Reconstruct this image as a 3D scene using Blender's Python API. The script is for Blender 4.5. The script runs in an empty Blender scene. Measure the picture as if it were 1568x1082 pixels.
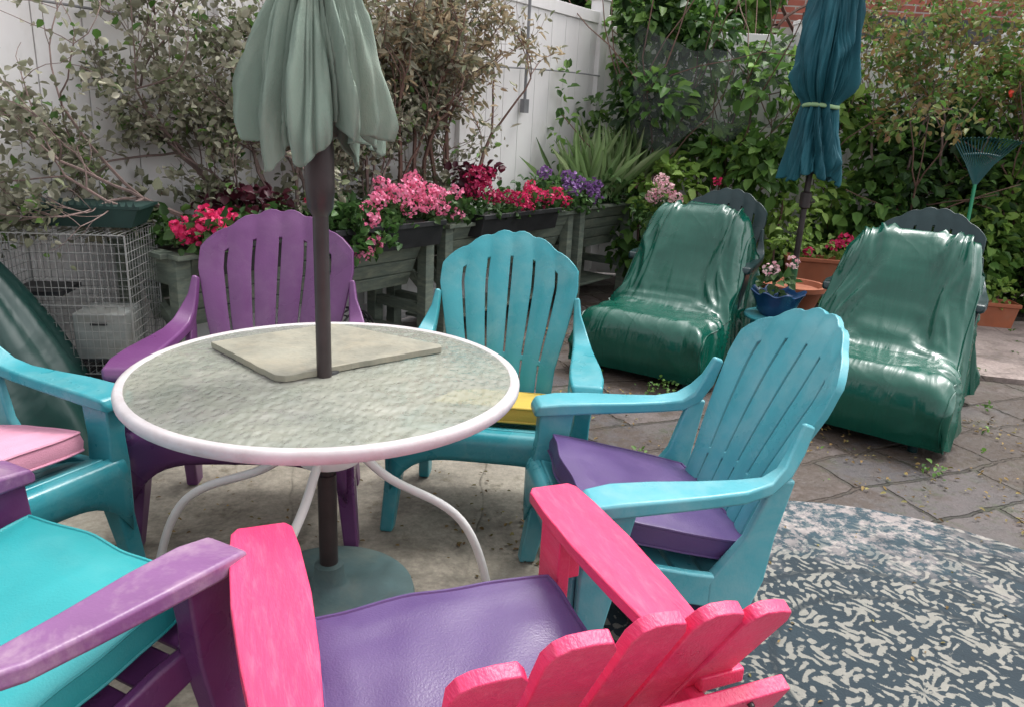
import bpy, math, random
import numpy as np
from mathutils import Vector, Matrix, noise
rd=math.radians
random.seed(7); rng=np.random.default_rng(7)
scn=bpy.context.scene
scn.view_settings.view_transform='Standard'
try: scn.view_settings.look='None'
except Exception: pass
scn.view_settings.exposure=0

# ---------------------------------------------------------------- materials
def newmat(name):
    m=bpy.data.materials.new(name); m.use_nodes=True
    nt=m.node_tree; b=nt.nodes['Principled BSDF']
    return m,nt,b
def L(nt,a,b): nt.links.new(a,b)
def mth(nt,op,a,b=None,c=None):
    n=nt.nodes.new('ShaderNodeMath'); n.operation=op
    for i,x in enumerate((a,b,c)):
        if x is None: continue
        if isinstance(x,(int,float)): n.inputs[i].default_value=x
        else: L(nt,x,n.inputs[i])
    return n.outputs[0]
def mix(nt,f,a,b,mode='MIX'):
    n=nt.nodes.new('ShaderNodeMix'); n.data_type='RGBA'; n.blend_type=mode
    for s,x in ((n.inputs[0],f),(n.inputs[6],a),(n.inputs[7],b)):
        if isinstance(x,(int,float)): s.default_value=x
        elif isinstance(x,(tuple,list)): s.default_value=(x[0],x[1],x[2],1)
        else: L(nt,x,s)
    return n.outputs[2]
def ramp(nt,f,stops):
    n=nt.nodes.new('ShaderNodeValToRGB'); cr=n.color_ramp
    while len(cr.elements)<len(stops): cr.elements.new(.5)
    for e,(p,c) in zip(cr.elements,stops):
        e.position=p; e.color=(c,c,c,1) if isinstance(c,(int,float)) else (c[0],c[1],c[2],1)
    if not isinstance(f,(int,float)): L(nt,f,n.inputs[0])
    return n.outputs[0]
def nz(nt,vec,scale,detail=4,rough=.55,dist=0):
    n=nt.nodes.new('ShaderNodeTexNoise'); n.inputs['Scale'].default_value=scale
    n.inputs['Detail'].default_value=min(detail,5); n.inputs['Roughness'].default_value=rough
    n.inputs['Distortion'].default_value=dist
    L(nt,vec,n.inputs['Vector']); return n.outputs['Fac']
def ocoord(nt): return nt.nodes.new('ShaderNodeTexCoord').outputs['Object']
def mapv(nt,vec,scale=(1,1,1),rot=(0,0,0)):
    n=nt.nodes.new('ShaderNodeMapping'); n.inputs['Scale'].default_value=scale; n.inputs['Rotation'].default_value=rot
    L(nt,vec,n.inputs['Vector']); return n.outputs[0]
def bump(nt,b,h,strength=.3,dist=.01):
    n=nt.nodes.new('ShaderNodeBump'); n.inputs['Strength'].default_value=strength; n.inputs['Distance'].default_value=dist
    L(nt,h,n.inputs['Height']); L(nt,n.outputs[0],b.inputs['Normal']); return n
def M(name,col,rough=.5,var=.25,scale=6,bs=.15,bscale=90,dirt=None,dirtamt=.3,dscale=3,metal=0,spec=.5,stretch=(1,1,1),bdist=.004,rv=.12):
    m,nt,b=newmat(name); v=mapv(nt,ocoord(nt),stretch)
    n1=nz(nt,v,scale,4,.6)
    dark=tuple(c*(1-var) for c in col); lite=tuple(min(1,c*(1+var*.6)+.01*var) for c in col)
    c=mix(nt,ramp(nt,n1,[(.3,0),(.7,1)]),dark,lite)
    if dirt:
        n2=nz(nt,v,dscale,5,.72,.4)
        c=mix(nt,ramp(nt,n2,[(.5-.1*dirtamt,0),(.85-.25*dirtamt,min(1,dirtamt*1.6))]),c,dirt)
    L(nt,c,b.inputs['Base Color'])
    r=ramp(nt,n1,[(.3,max(0,rough-rv)),(.7,min(1,rough+rv))]); L(nt,r,b.inputs['Roughness'])
    b.inputs['Metallic'].default_value=metal; b.inputs['Specular IOR Level'].default_value=spec
    if bs: bump(nt,b,nz(nt,v,bscale,2),bs,bdist)
    return m
def leafmat(name,cols,trans=.3,rough=.5,nscale=1.6,dark=.45):
    m,nt,b=newmat(name)
    g=nt.nodes.new('ShaderNodeNewGeometry')
    st=[(i/(len(cols)-1) if len(cols)>1 else 0,c) for i,c in enumerate(cols)]
    c=ramp(nt,g.outputs['Random Per Island'],st)
    n1=nz(nt,ocoord(nt),nscale,2,.6)
    k=ramp(nt,n1,[(.35,dark),(.65,1.0)])
    c=mix(nt,1.0,c,k,'MULTIPLY')
    L(nt,c,b.inputs['Base Color']); b.inputs['Roughness'].default_value=rough
    b.inputs['Specular IOR Level'].default_value=.35
    t=nt.nodes.new('ShaderNodeBsdfTranslucent'); L(nt,c,t.inputs[0])
    ms=nt.nodes.new('ShaderNodeMixShader'); ms.inputs[0].default_value=trans
    L(nt,b.outputs[0],ms.inputs[1]); L(nt,t.outputs[0],ms.inputs[2])
    L(nt,ms.outputs[0],nt.nodes['Material Output'].inputs['Surface'])
    return m

TEAL=M('teal_plastic',(.032,.27,.32),.32,.12,4,.12,160,dirt=(.16,.35,.37),dirtamt=.4,dscale=5)
TEAL2=M('teal_plastic_faded',(.075,.345,.405),.34,.10,4,.12,160,dirt=(.23,.43,.46),dirtamt=.4,dscale=5)
PURP=M('purple_plastic',(.125,.036,.135),.34,.15,4,.12,160,dirt=(.2,.11,.2),dirtamt=.3,dscale=5)
PURPW=M('purple_plastic_worn',(.20,.08,.21),.42,.15,4,.15,120,dirt=(.42,.31,.36),dirtamt=.5,dscale=5)
PINKW=M('pink_painted_wood',(.74,.045,.145),.38,.10,3,.4,40,dirt=(.82,.45,.5),dirtamt=.10,dscale=12,stretch=(6,1,6))
DKGRN=M('dark_green_plastic',(.004,.026,.030),.33,.2)
CPURP=M('purple_vinyl_cushion',(.085,.046,.155),.40,.10,5,.2,260,dirt=(.13,.09,.19),dirtamt=.25,dscale=3)
CTEAL=M('teal_vinyl_cushion',(.022,.32,.34),.40,.08,5,.15,220,dirt=(.12,.40,.40),dirtamt=.25,dscale=3)
CPINK=M('pink_fabric_cushion',(.66,.29,.40),.75,.08,5,.3,300)
CYEL=M('yellow_cushion',(.50,.35,.05),.7,.15,5,.3,300)
WHITEM=M('white_enamel',(.56,.52,.53),.4,.12,8,.1,120,dirt=(.42,.34,.33),dirtamt=.4,dscale=12)
BLACKM=M('dark_bronze_metal',(.045,.033,.034),.42,.3,10,.1,100,metal=.2)
BLACKP=M('black_plastic',(.018,.018,.02),.45,.3)
STONE=M('slate_stone',(.25,.24,.19),.6,.22,9,.6,40,dirt=(.38,.33,.24),dirtamt=.4,dscale=6,bdist=.006)
SAGE=M('sage_canvas',(.19,.25,.205),.85,.16,5,.35,400,dirt=(.38,.42,.34),dirtamt=.34,dscale=4,stretch=(1,1,.5))
BLUEC=M('blue_canvas',(.005,.085,.115),.75,.22,4,.35,400,dirt=(.015,.16,.19),dirtamt=.3,dscale=4,stretch=(1,1,.5))
TIEM=M('tie_webbing',(.32,.48,.25),.8,.1)
PLANT=M('weathered_green_board',(.13,.16,.13),.75,.35,5,.6,30,dirt=(.26,.28,.21),dirtamt=.5,dscale=6,stretch=(1,1,4))
TERRA=M('terracotta',(.34,.10,.045),.7,.2,8,.3,60,dirt=(.3,.18,.12),dirtamt=.3)
BLUEG=M('blue_glaze',(.012,.05,.14),.2,.3,9,.05)
TEALG=M('umbrella_base_resin',(.08,.14,.145),.6,.3,10,.3,60,dirt=(.2,.22,.18),dirtamt=.45)
BARK=M('bark',(.17,.095,.075),.85,.35,20,.8,60)
BARKG=M('twig_bark',(.21,.145,.13),.85,.35,20,.5,60)
WIRE=M('galvanised_wire',(.34,.34,.33),.45,.15,10,0,metal=.5)
GALV=M('galvanised_sheet',(.34,.36,.35),.45,.25,14,.15,30,metal=.5,dirt=(.22,.16,.11),dirtamt=.4)
GTRAY=M('green_seed_tray',(.008,.035,.03),.5,.3)
SOIL=M('soil',(.035,.025,.018),.95,.4,20,1,40)
def vinylcover(name,col,r=.19,bs=.28):
    m,nt,b=newmat(name); v=ocoord(nt)
    n=nz(nt,v,4,4,.6)
    L(nt,mix(nt,n,tuple(c*.75 for c in col),tuple(c*1.3 for c in col)),b.inputs['Base Color'])
    L(nt,ramp(nt,nz(nt,v,6,3),[(.3,r-.05),(.7,r+.12)]),b.inputs['Roughness'])
    b.inputs['Specular IOR Level'].default_value=.6
    h1=nz(nt,mapv(nt,v,(8,1.6,1.6)),1,3,.5,.9)
    h2=mth(nt,'ABSOLUTE',mth(nt,'SUBTRACT',nz(nt,v,4,2,.5,.6),.5))
    h=mth(nt,'ADD',h1,mth(nt,'MULTIPLY',h2,-.8))
    bump(nt,b,h,bs*1.5,.03)
    return m
GCOV=vinylcover('green_vinyl_cover',(.003,.075,.050))
GCOV2=vinylcover('dark_green_tarp',(.005,.032,.027),.35)

def glassmat():
    m,nt,b=newmat('rain_glass'); v=ocoord(nt)
    n=nz(nt,v,3.5,5,.6)
    c=mix(nt,ramp(nt,n,[(.35,0),(.65,1)]),(.29,.31,.27),(.40,.405,.34))
    c=mix(nt,ramp(nt,nz(nt,v,5,5,.75),[(.52,0),(.72,.7)]),c,(.56,.55,.48))
    c=mix(nt,ramp(nt,nz(nt,v,22,4,.75),[(.55,0),(.75,.35)]),c,(.19,.18,.14))
    L(nt,c,b.inputs['Base Color']); b.inputs['Roughness'].default_value=.13; b.inputs['Specular IOR Level'].default_value=.8
    vo=nt.nodes.new('ShaderNodeTexVoronoi'); vo.feature='SMOOTH_F1'; vo.inputs['Scale'].default_value=58
    L(nt,mapv(nt,v,(1,.5,1)),vo.inputs['Vector'])
    bump(nt,b,mth(nt,'ADD',mth(nt,'MULTIPLY',vo.outputs[0],1.0),nz(nt,v,24,3)),.85,.006)
    t=nt.nodes.new('ShaderNodeBsdfTransparent'); t.inputs[0].default_value=(.94,.96,.92,1)
    ms=nt.nodes.new('ShaderNodeMixShader'); ms.inputs[0].default_value=.36
    L(nt,b.outputs[0],ms.inputs[1]); L(nt,t.outputs[0],ms.inputs[2]); L(nt,ms.outputs[0],nt.nodes['Material Output'].inputs['Surface'])
    return m
GLASS=glassmat()

def fencemat():
    m,nt,b=newmat('white_vinyl_fence'); v=ocoord(nt)
    c=mix(nt,ramp(nt,nz(nt,mapv(nt,v,(1,1,.35)),1.6,5,.65),[(.35,0),(.7,1)]),(.74,.71,.71),(.85,.83,.82))
    c=mix(nt,ramp(nt,nz(nt,mapv(nt,v,(1,1,.4)),5,5,.72),[(.55,0),(.85,.5)]),c,(.52,.48,.43))
    L(nt,c,b.inputs['Base Color']); b.inputs['Roughness'].default_value=.55; return m
FENCE=fencemat()

def groundmat():
    m,nt,b=newmat('flagstone_ground'); v=ocoord(nt)
    d=nt.nodes.new('ShaderNodeTexNoise'); d.inputs['Scale'].default_value=1.9; d.inputs['Detail'].default_value=5; d.inputs['Roughness'].default_value=.62; L(nt,v,d.inputs['Vector'])
    vm=nt.nodes.new('ShaderNodeVectorMath'); vm.operation='MULTIPLY_ADD'
    L(nt,d.outputs['Color'],vm.inputs[0]); vm.inputs[1].default_value=(.16,.16,0); L(nt,mapv(nt,v,(1,1,1),(0,0,rd(-24))),vm.inputs[2])
    br=nt.nodes.new('ShaderNodeTexBrick'); L(nt,vm.outputs[0],br.inputs['Vector']); br.offset=.37; br.squash=1.35; br.squash_frequency=3
    for k,x in (('Scale',1.0),('Mortar Size',.013),('Mortar Smooth',.6),('Brick Width',.42),('Row Height',.29),('Bias',0)): br.inputs[k].default_value=x
    br.inputs['Color1'].default_value=(.11,.088,.082,1); br.inputs['Color2'].default_value=(.055,.048,.050,1); br.inputs['Mortar'].default_value=(.022,.018,.012,1)
    n1=nz(nt,v,5,5,.7); n2=nz(nt,v,1.3,5,.65); n3=nz(nt,v,28,4,.7)
    c=mix(nt,1.0,br.outputs['Color'],ramp(nt,n1,[(.25,.45),(.75,1.6)]),'MULTIPLY')
    c=mix(nt,ramp(nt,n2,[(.5,0),(.68,.45)]),c,(.12,.095,.075))
    mo=mth(nt,'MULTIPLY',ramp(nt,nz(nt,v,3.1,5,.75),[(.49,0),(.6,1)]),ramp(nt,n3,[(.4,0),(.58,1)]))
    c=mix(nt,mth(nt,'MULTIPLY',mo,.8),c,(.032,.042,.012))
    so=mth(nt,'MULTIPLY',ramp(nt,nz(nt,v,1.4,5,.78),[(.45,0),(.53,1)]),ramp(nt,n3,[(.32,.3),(.52,1)]))
    c=mix(nt,mth(nt,'MULTIPLY',so,.85),c,(.052,.034,.024))
    L(nt,c,b.inputs['Base Color']); L(nt,ramp(nt,n1,[(.3,.5),(.7,.9)]),b.inputs['Roughness'])
    h=mth(nt,'ADD',mth(nt,'MULTIPLY',br.outputs['Fac'],-1.0),mth(nt,'ADD',mth(nt,'MULTIPLY',n1,1.0),mth(nt,'MULTIPLY',n3,.5)))
    bump(nt,b,h,.9,.018); return m
def concmat(name,c1,c2):
    m,nt,b=newmat(name); v=ocoord(nt)
    n1=nz(nt,v,3,5,.7); n2=nz(nt,v,60,3,.7)
    c=mix(nt,ramp(nt,n1,[(.3,0),(.7,1)]),c1,c2)
    c=mix(nt,ramp(nt,nz(nt,v,2.0,5,.78,.5),[(.47,0),(.64,.8)]),c,tuple(x*.42 for x in c1))
    c=mix(nt,ramp(nt,nz(nt,v,8,5,.75),[(.57,0),(.7,.7)]),c,(.10,.08,.05))
    vo=nt.nodes.new('ShaderNodeTexVoronoi'); vo.feature='DISTANCE_TO_EDGE'; vo.inputs['Scale'].default_value=.9
    d=nt.nodes.new('ShaderNodeTexNoise'); d.inputs['Scale'].default_value=3.5; L(nt,v,d.inputs['Vector'])
    vm=nt.nodes.new('ShaderNodeVectorMath'); vm.operation='MULTIPLY_ADD'; L(nt,d.outputs['Color'],vm.inputs[0]); vm.inputs[1].default_value=(.07,.07,0); L(nt,v,vm.inputs[2])
    L(nt,vm.outputs[0],vo.inputs['Vector'])
    cr=mth(nt,'MULTIPLY',ramp(nt,vo.outputs['Distance'],[(.0,1),(.005,0)]),ramp(nt,nz(nt,v,4,3),[(.4,.15),(.6,.8)]))
    c=mix(nt,cr,c,(.06,.055,.04))
    c=mix(nt,.5,c,ramp(nt,n2,[(.3,.3),(.7,.75)]),'OVERLAY')
    L(nt,c,b.inputs['Base Color']); b.inputs['Roughness'].default_value=.85
    bump(nt,b,mth(nt,'SUBTRACT',mth(nt,'ADD',n1,mth(nt,'MULTIPLY',n2,.3)),cr),.5,.008); return m
CONC=concmat('old_concrete',(.22,.195,.16),(.36,.325,.265))
CONC2=concmat('pinkish_concrete',(.22,.17,.155),(.32,.26,.24))

def rugmat():
    m,nt,b=newmat('rug_weave'); v0=ocoord(nt)
    d=nt.nodes.new('ShaderNodeTexNoise'); d.inputs['Scale'].default_value=7; d.inputs['Detail'].default_value=3; L(nt,v0,d.inputs['Vector'])
    vm=nt.nodes.new('ShaderNodeVectorMath'); vm.operation='MULTIPLY_ADD'; L(nt,d.outputs['Color'],vm.inputs[0]); vm.inputs[1].default_value=(.045,.045,0); L(nt,v0,vm.inputs[2]); v=vm.outputs[0]
    s=nt.nodes.new('ShaderNodeSeparateXYZ'); L(nt,v,s.inputs[0]); X,Y=s.outputs[0],s.outputs[1]
    s0=nt.nodes.new('ShaderNodeSeparateXYZ'); L(nt,v0,s0.inputs[0])
    def rad(x,y): return mth(nt,'SQRT',mth(nt,'ADD',mth(nt,'MULTIPLY',x,x),mth(nt,'MULTIPLY',y,y)))
    r=rad(X,Y); r0=rad(s0.outputs[0],s0.outputs[1])
    a=mth(nt,'ARCTAN2',Y,X)
    def sn(x): return mth(nt,'SINE',x)
    # large scalloped medallions + fine scroll-work
    big=sn(mth(nt,'ADD',mth(nt,'MULTIPLY',r,38),mth(nt,'MULTIPLY',sn(mth(nt,'MULTIPLY',a,12)),2.0)))
    f1=mth(nt,'MULTIPLY',sn(mth(nt,'ADD',mth(nt,'MULTIPLY',a,48),mth(nt,'MULTIPLY',sn(mth(nt,'MULTIPLY',r,62)),2.4))),
                     sn(mth(nt,'ADD',mth(nt,'MULTIPLY',r,92),mth(nt,'MULTIPLY',sn(mth(nt,'MULTIPLY',a,36)),2.2))))
    wv=mth(nt,'MULTIPLY',sn(mth(nt,'ADD',mth(nt,'MULTIPLY',X,88),mth(nt,'MULTIPLY',sn(mth(nt,'MULTIPLY',Y,54)),2.8))),sn(mth(nt,'ADD',mth(nt,'MULTIPLY',Y,88),mth(nt,'MULTIPLY',sn(mth(nt,'MULTIPLY',X,54)),2.8))))
    f2=mth(nt,'ADD',mth(nt,'MULTIPLY',big,.35),wv)
    band=ramp(nt,r,[(0,0),(.38,0),(.39,1),(.52,1),(.53,0),(.76,0),(.77,1),(1,1)])
    f=mth(nt,'ADD',mth(nt,'MULTIPLY',f1,band),mth(nt,'MULTIPLY',f2,mth(nt,'SUBTRACT',1.0,band)))
    n1=nz(nt,v0,2.0,5,.7); n2=nz(nt,v0,34,4,.75)
    f=mth(nt,'ADD',f,mth(nt,'MULTIPLY',mth(nt,'SUBTRACT',n2,.5),3.0))
    fac=ramp(nt,mth(nt,'ADD',mth(nt,'MULTIPLY',f,.5),.5),[(.56,0),(.68,1)])
    def line(c_,w): return ramp(nt,mth(nt,'ABSOLUTE',mth(nt,'SUBTRACT',r0,c_)),[(w,1),(w+.006,0)])
    ring=mth(nt,'MAXIMUM',mth(nt,'MAXIMUM',line(.385,.008),line(.525,.008)),mth(nt,'MAXIMUM',line(.765,.012),line(.955,.02)))
    cream=mix(nt,n2,(.15,.15,.135),(.30,.285,.25)); blue=mix(nt,n1,(.010,.015,.020),(.024,.046,.062))
    c=mix(nt,fac,blue,cream); c=mix(nt,mth(nt,'MULTIPLY',ring,.85),c,(.014,.024,.032))
    fade=ramp(nt,mth(nt,'ADD',mth(nt,'MULTIPLY',Y,.6),mth(nt,'MULTIPLY',mth(nt,'SUBTRACT',n1,.5),1.0)),[(.30,0),(.50,1)])
    c2=mix(nt,ramp(nt,nz(nt,v0,12,5,.78),[(.47,0),(.56,1)]),(.035,.07,.09),(.38,.33,.315))
    c=mix(nt,mth(nt,'MULTIPLY',fade,.72),c,c2)
    L(nt,c,b.inputs['Base Color']); b.inputs['Roughness'].default_value=.9
    bump(nt,b,mth(nt,'ADD',n2,nz(nt,v0,180,2)),.5,.004); return m
RUG=rugmat()
def brickmat():
    m,nt,b=newmat('red_brick'); v=ocoord(nt)
    s=nt.nodes.new('ShaderNodeSeparateXYZ'); L(nt,v,s.inputs[0]); cx=nt.nodes.new('ShaderNodeCombineXYZ')
    L(nt,mth(nt,'ADD',s.outputs[0],s.outputs[1]),cx.inputs[0]); L(nt,s.outputs[2],cx.inputs[1])
    br=nt.nodes.new('ShaderNodeTexBrick'); L(nt,cx.outputs[0],br.inputs['Vector'])
    for k,x in (('Scale',1.0),('Mortar Size',.012),('Brick Width',.3),('Row Height',.11)): br.inputs[k].default_value=x
    br.inputs['Color1'].default_value=(.42,.12,.08,1); br.inputs['Color2'].default_value=(.30,.09,.065,1); br.inputs['Mortar'].default_value=(.42,.36,.32,1)
    L(nt,mix(nt,1,br.outputs['Color'],ramp(nt,nz(nt,v,2,5),[(.3,.75),(.7,1.2)]),'MULTIPLY'),b.inputs['Base Color'])
    b.inputs['Roughness'].default_value=.85; bump(nt,b,br.outputs['Fac'],.5,-.01); return m
BRICK=brickmat()
def netmat():
    m,nt,b=newmat('shade_netting'); b.inputs['Base Color'].default_value=(.10,.11,.11,1); b.inputs['Roughness'].default_value=.7
    t=nt.nodes.new('ShaderNodeBsdfTransparent'); ms=nt.nodes.new('ShaderNodeMixShader')
    L(nt,ramp(nt,nz(nt,ocoord(nt),3,4),[(.3,.5),(.7,.78)]),ms.inputs[0]); L(nt,b.outputs[0],ms.inputs[1]); L(nt,t.outputs[0],ms.inputs[2]); L(nt,ms.outputs[0],nt.nodes['Material Output'].inputs['Surface'])
    return m
NET=netmat()
LF_BACK=leafmat('hedge_leaves',[(.055,.13,.03),(.10,.22,.045),(.16,.32,.065),(.25,.42,.10)],.38,dark=.5)
LF_DARK=leafmat('ivy_leaves',[(.03,.075,.025),(.05,.12,.033),(.085,.18,.05)],.3)
LF_LIME=leafmat('lime_leaves',[(.18,.32,.06),(.28,.46,.085),(.40,.56,.15)],.4,dark=.65)
LF_GREY=leafmat('dusty_leaves',[(.18,.18,.12),(.30,.29,.21),(.42,.40,.31),(.20,.23,.12),(.48,.45,.35)],.25,.7,3,.65)
LF_DRY=leafmat('dry_leaves',[(.40,.30,.18),(.55,.45,.30),(.32,.22,.13),(.28,.29,.18),(.60,.52,.38)],.3,.7,3,.75)
LF_PLNT=leafmat('planter_leaves',[(.035,.09,.025),(.07,.16,.04),(.12,.24,.07)],.3)
LF_BURG=leafmat('burgundy_leaves',[(.06,.008,.02),(.12,.02,.04),(.05,.02,.02)],.2)
LF_IRIS=leafmat('iris_leaves',[(.16,.26,.09),(.26,.38,.16),(.38,.45,.24)],.3,dark=.8)
LF_LIT=leafmat('litter_leaves',[(.20,.12,.05),(.34,.23,.08),(.12,.07,.03),(.28,.25,.08),(.16,.09,.05)],.1,.8)
LF_RED=leafmat('autumn_leaves',[(.30,.18,.09),(.22,.20,.07),(.25,.32,.09),(.38,.18,.10)],.35,dark=.7)
PET_HOT=leafmat('hot_pink_petals',[(.75,.02,.12),(.85,.06,.22),(.6,.01,.09)],.3,dark=.75)
PET_LP=leafmat('light_pink_petals',[(.88,.2,.38),(.9,.34,.5),(.82,.14,.3)],.3,dark=.85)
PET_CR=leafmat('crimson_petals',[(.35,.01,.06),(.5,.02,.10),(.65,.05,.2)],.3,dark=.7)
PET_PU=leafmat('purple_petals',[(.18,.08,.26),(.32,.16,.42),(.12,.05,.16)],.3,dark=.75)
PET_PA=leafmat('pale_petals',[(.85,.5,.55),(.88,.65,.65),(.75,.3,.4)],.3,dark=.85)

# ---------------------------------------------------------------- mesh helpers
def empty(name,loc=(0,0,0),rz=0,sc=1):
    e=bpy.data.objects.new(name,None); scn.collection.objects.link(e)
    e.location=loc; e.rotation_euler=(0,0,rz); e.scale=(sc,sc,sc); e.empty_display_size=.1
    return e
class MB:
    def __init__(s): s.v=[]; s.f=[]
    def add(s,vs,fs):
        o=len(s.v); s.v+= [tuple(p) for p in vs]; s.f+=[tuple(i+o for i in f) for f in fs]
    def box(s,c,sz,rot=None):
        c=Vector(c); h=[x/2 for x in sz]; vs=[]
        for z in (-1,1):
            for x,y in ((-1,-1),(1,-1),(1,1),(-1,1)):
                p=Vector((x*h[0],y*h[1],z*h[2]))
                if rot is not None: p=rot@p
                vs.append(c+p)
        s.add(vs,[(3,2,1,0),(4,5,6,7),(0,1,5,4),(1,2,6,5),(2,3,7,6),(3,0,4,7)])
    def loft(s,secs,cap=True,closed=True):
        n=len(secs[0]); vs=[p for q in secs for p in q]; fs=[]
        for i in range(len(secs)-1):
            for j in range(n if closed else n-1):
                k=(j+1)%n; fs.append((i*n+j,i*n+k,(i+1)*n+k,(i+1)*n+j))
        if cap: fs.append(tuple(range(n))[::-1]); fs.append(tuple((len(secs)-1)*n+j for j in range(n)))
        s.add(vs,fs)
    def tube(s,pts,rad,n=8,cap=True):
        pts=[Vector(p) for p in pts]
        if not hasattr(rad,'__len__'): rad=[rad]*len(pts)
        secs=[]; ref=None
        for i,p in enumerate(pts):
            t=(pts[min(i+1,len(pts)-1)]-pts[max(i-1,0)]).normalized()
            if ref is None: ref=t.orthogonal().normalized()
            ref=(ref-t*ref.dot(t)); ref=ref.normalized() if ref.length>1e-5 else t.orthogonal().normalized()
            b=t.cross(ref)
            secs.append([p+(ref*math.cos(2*math.pi*k/n)+b*math.sin(2*math.pi*k/n))*rad[i] for k in range(n)])
        s.loft(secs,cap)
    def lathe(s,prof,n=32,c=(0,0,0),cap=True):
        secs=[[(c[0]+r*math.cos(2*math.pi*k/n),c[1]+r*math.sin(2*math.pi*k/n),c[2]+z) for k in range(n)] for r,z in prof]
        s.loft(secs,cap)
    def prism(s,poly,z0,z1):
        n=len(poly); s.add([(x,y,z0) for x,y in poly]+[(x,y,z1) for x,y in poly],
            [tuple(range(n))[::-1],tuple(range(n,2*n))]+[(i,(i+1)%n,(i+1)%n+n,i+n) for i in range(n)])
    def obj(s,name,mat,parent=None,smooth=True,bevel=0,seg=2,solid=0,sub=0,ang=35):
        me=bpy.data.meshes.new(name); me.from_pydata(s.v,[],s.f); me.update()
        me.polygons.foreach_set('use_smooth',[smooth]*len(me.polygons))
        if smooth and not bevel:
            try: me.set_sharp_from_angle(angle=rd(50))
            except Exception: pass
        o=bpy.data.objects.new(name,me); scn.collection.objects.link(o); me.materials.append(mat)
        if parent: o.parent=parent
        if solid:
            m=o.modifiers.new('s','SOLIDIFY'); m.thickness=solid; m.offset=0
        if bevel:
            m=o.modifiers.new('b','BEVEL'); m.width=bevel; m.segments=seg; m.limit_method='ANGLE'; m.angle_limit=rd(ang); m.harden_normals=True
        if sub:
            m=o.modifiers.new('u','SUBSURF'); m.levels=sub; m.render_levels=sub
        return o
def rect(c,a,b):
    c=Vector(c);a=Vector(a);b=Vector(b); return [c-a-b,c+a-b,c+a+b,c-a+b]
def unit(a): return a/np.maximum(np.linalg.norm(a,axis=1,keepdims=True),1e-6)
def leaves(name,P,D,Nn,Ln,W,mat,parent=None,droop=.15,fold=.25):
    n=len(P); P=np.asarray(P,float); D=unit(np.asarray(D,float)); Nn=np.asarray(Nn,float)
    S=unit(np.cross(D,Nn)+1e-4); U=unit(np.cross(S,D))
    Ln=np.broadcast_to(np.asarray(Ln,float),(n,)).reshape(n,1); W=np.broadcast_to(np.asarray(W,float),(n,)).reshape(n,1)
    V=np.empty((n,6,3))
    V[:,0]=P; V[:,1]=P+D*Ln*.3+S*W*.5+U*W*fold; V[:,2]=P+D*Ln*.68+S*W*.42+U*(W*fold-Ln*droop*.4)
    V[:,3]=P+D*Ln-U*Ln*droop; V[:,4]=P+D*Ln*.68-S*W*.42+U*(W*fold-Ln*droop*.4); V[:,5]=P+D*Ln*.3-S*W*.5+U*W*fold
    base=(np.arange(n)*6).reshape(n,1)
    F=np.concatenate([base+np.array([0,1,2,3]),base+np.array([0,3,4,5])],axis=1).reshape(-1)
    me=bpy.data.meshes.new(name); me.vertices.add(n*6); me.vertices.foreach_set('co',V.reshape(-1))
    me.loops.add(n*8); me.loops.foreach_set('vertex_index',F.astype(np.int32))
    me.polygons.add(n*2); me.polygons.foreach_set('loop_start',np.arange(0,n*8,4,dtype=np.int32))
    try: me.polygons.foreach_set('loop_total',np.full(n*2,4,dtype=np.int32))
    except Exception: pass
    me.update(calc_edges=True); me.validate()
    o=bpy.data.objects.new(name,me); scn.collection.objects.link(o); me.materials.append(mat)
    if parent: o.parent=parent
    return o
def rdir(n,up=0.0):
    d=unit(rng.normal(size=(n,3))); d[:,2]+=up; return unit(d)

# ---------------------------------------------------------------- ground
g=MB(); g.add([(-60,-60,0),(60,-60,0),(60,60,0),(-60,60,0)],[(0,1,2,3)]); g.obj('ground',groundmat(),smooth=False)
def sheet(name,poly,z,mat,h=.004):
    m=MB(); m.prism(poly,z-h,z); return m.obj(name,mat,smooth=False)
pl=[(-3.4,-1.5),(.6,-1.5),(.55,1.0),(.5,2.0),(.40,2.3),(.33,2.55),(.34,2.8),(.25,2.95),(.0,2.98),(-.1,3.06),(-.6,3.12),(-1.2,3.05),(-3.4,3.2)]
sheet('concrete_patio',pl,.007,CONC)
sheet('concrete_slab',[(2.75,4.4),(3.05,5.0),(3.5,5.9),(5.8,6.0),(5.6,3.8)],.03,CONC2,.03)
n=96; rp=[]
for k in range(n):
    a=2*math.pi*k/n; r=1.0+.012*noise.noise(Vector((math.cos(a)*2,math.sin(a)*2,1)))
    rp.append((r*math.cos(a),r*math.sin(a)))
m=MB(); m.prism(rp,0,.008); o=m.obj('round_rug',RUG,smooth=False); o.location=(1.12,1.62,.009)

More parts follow.
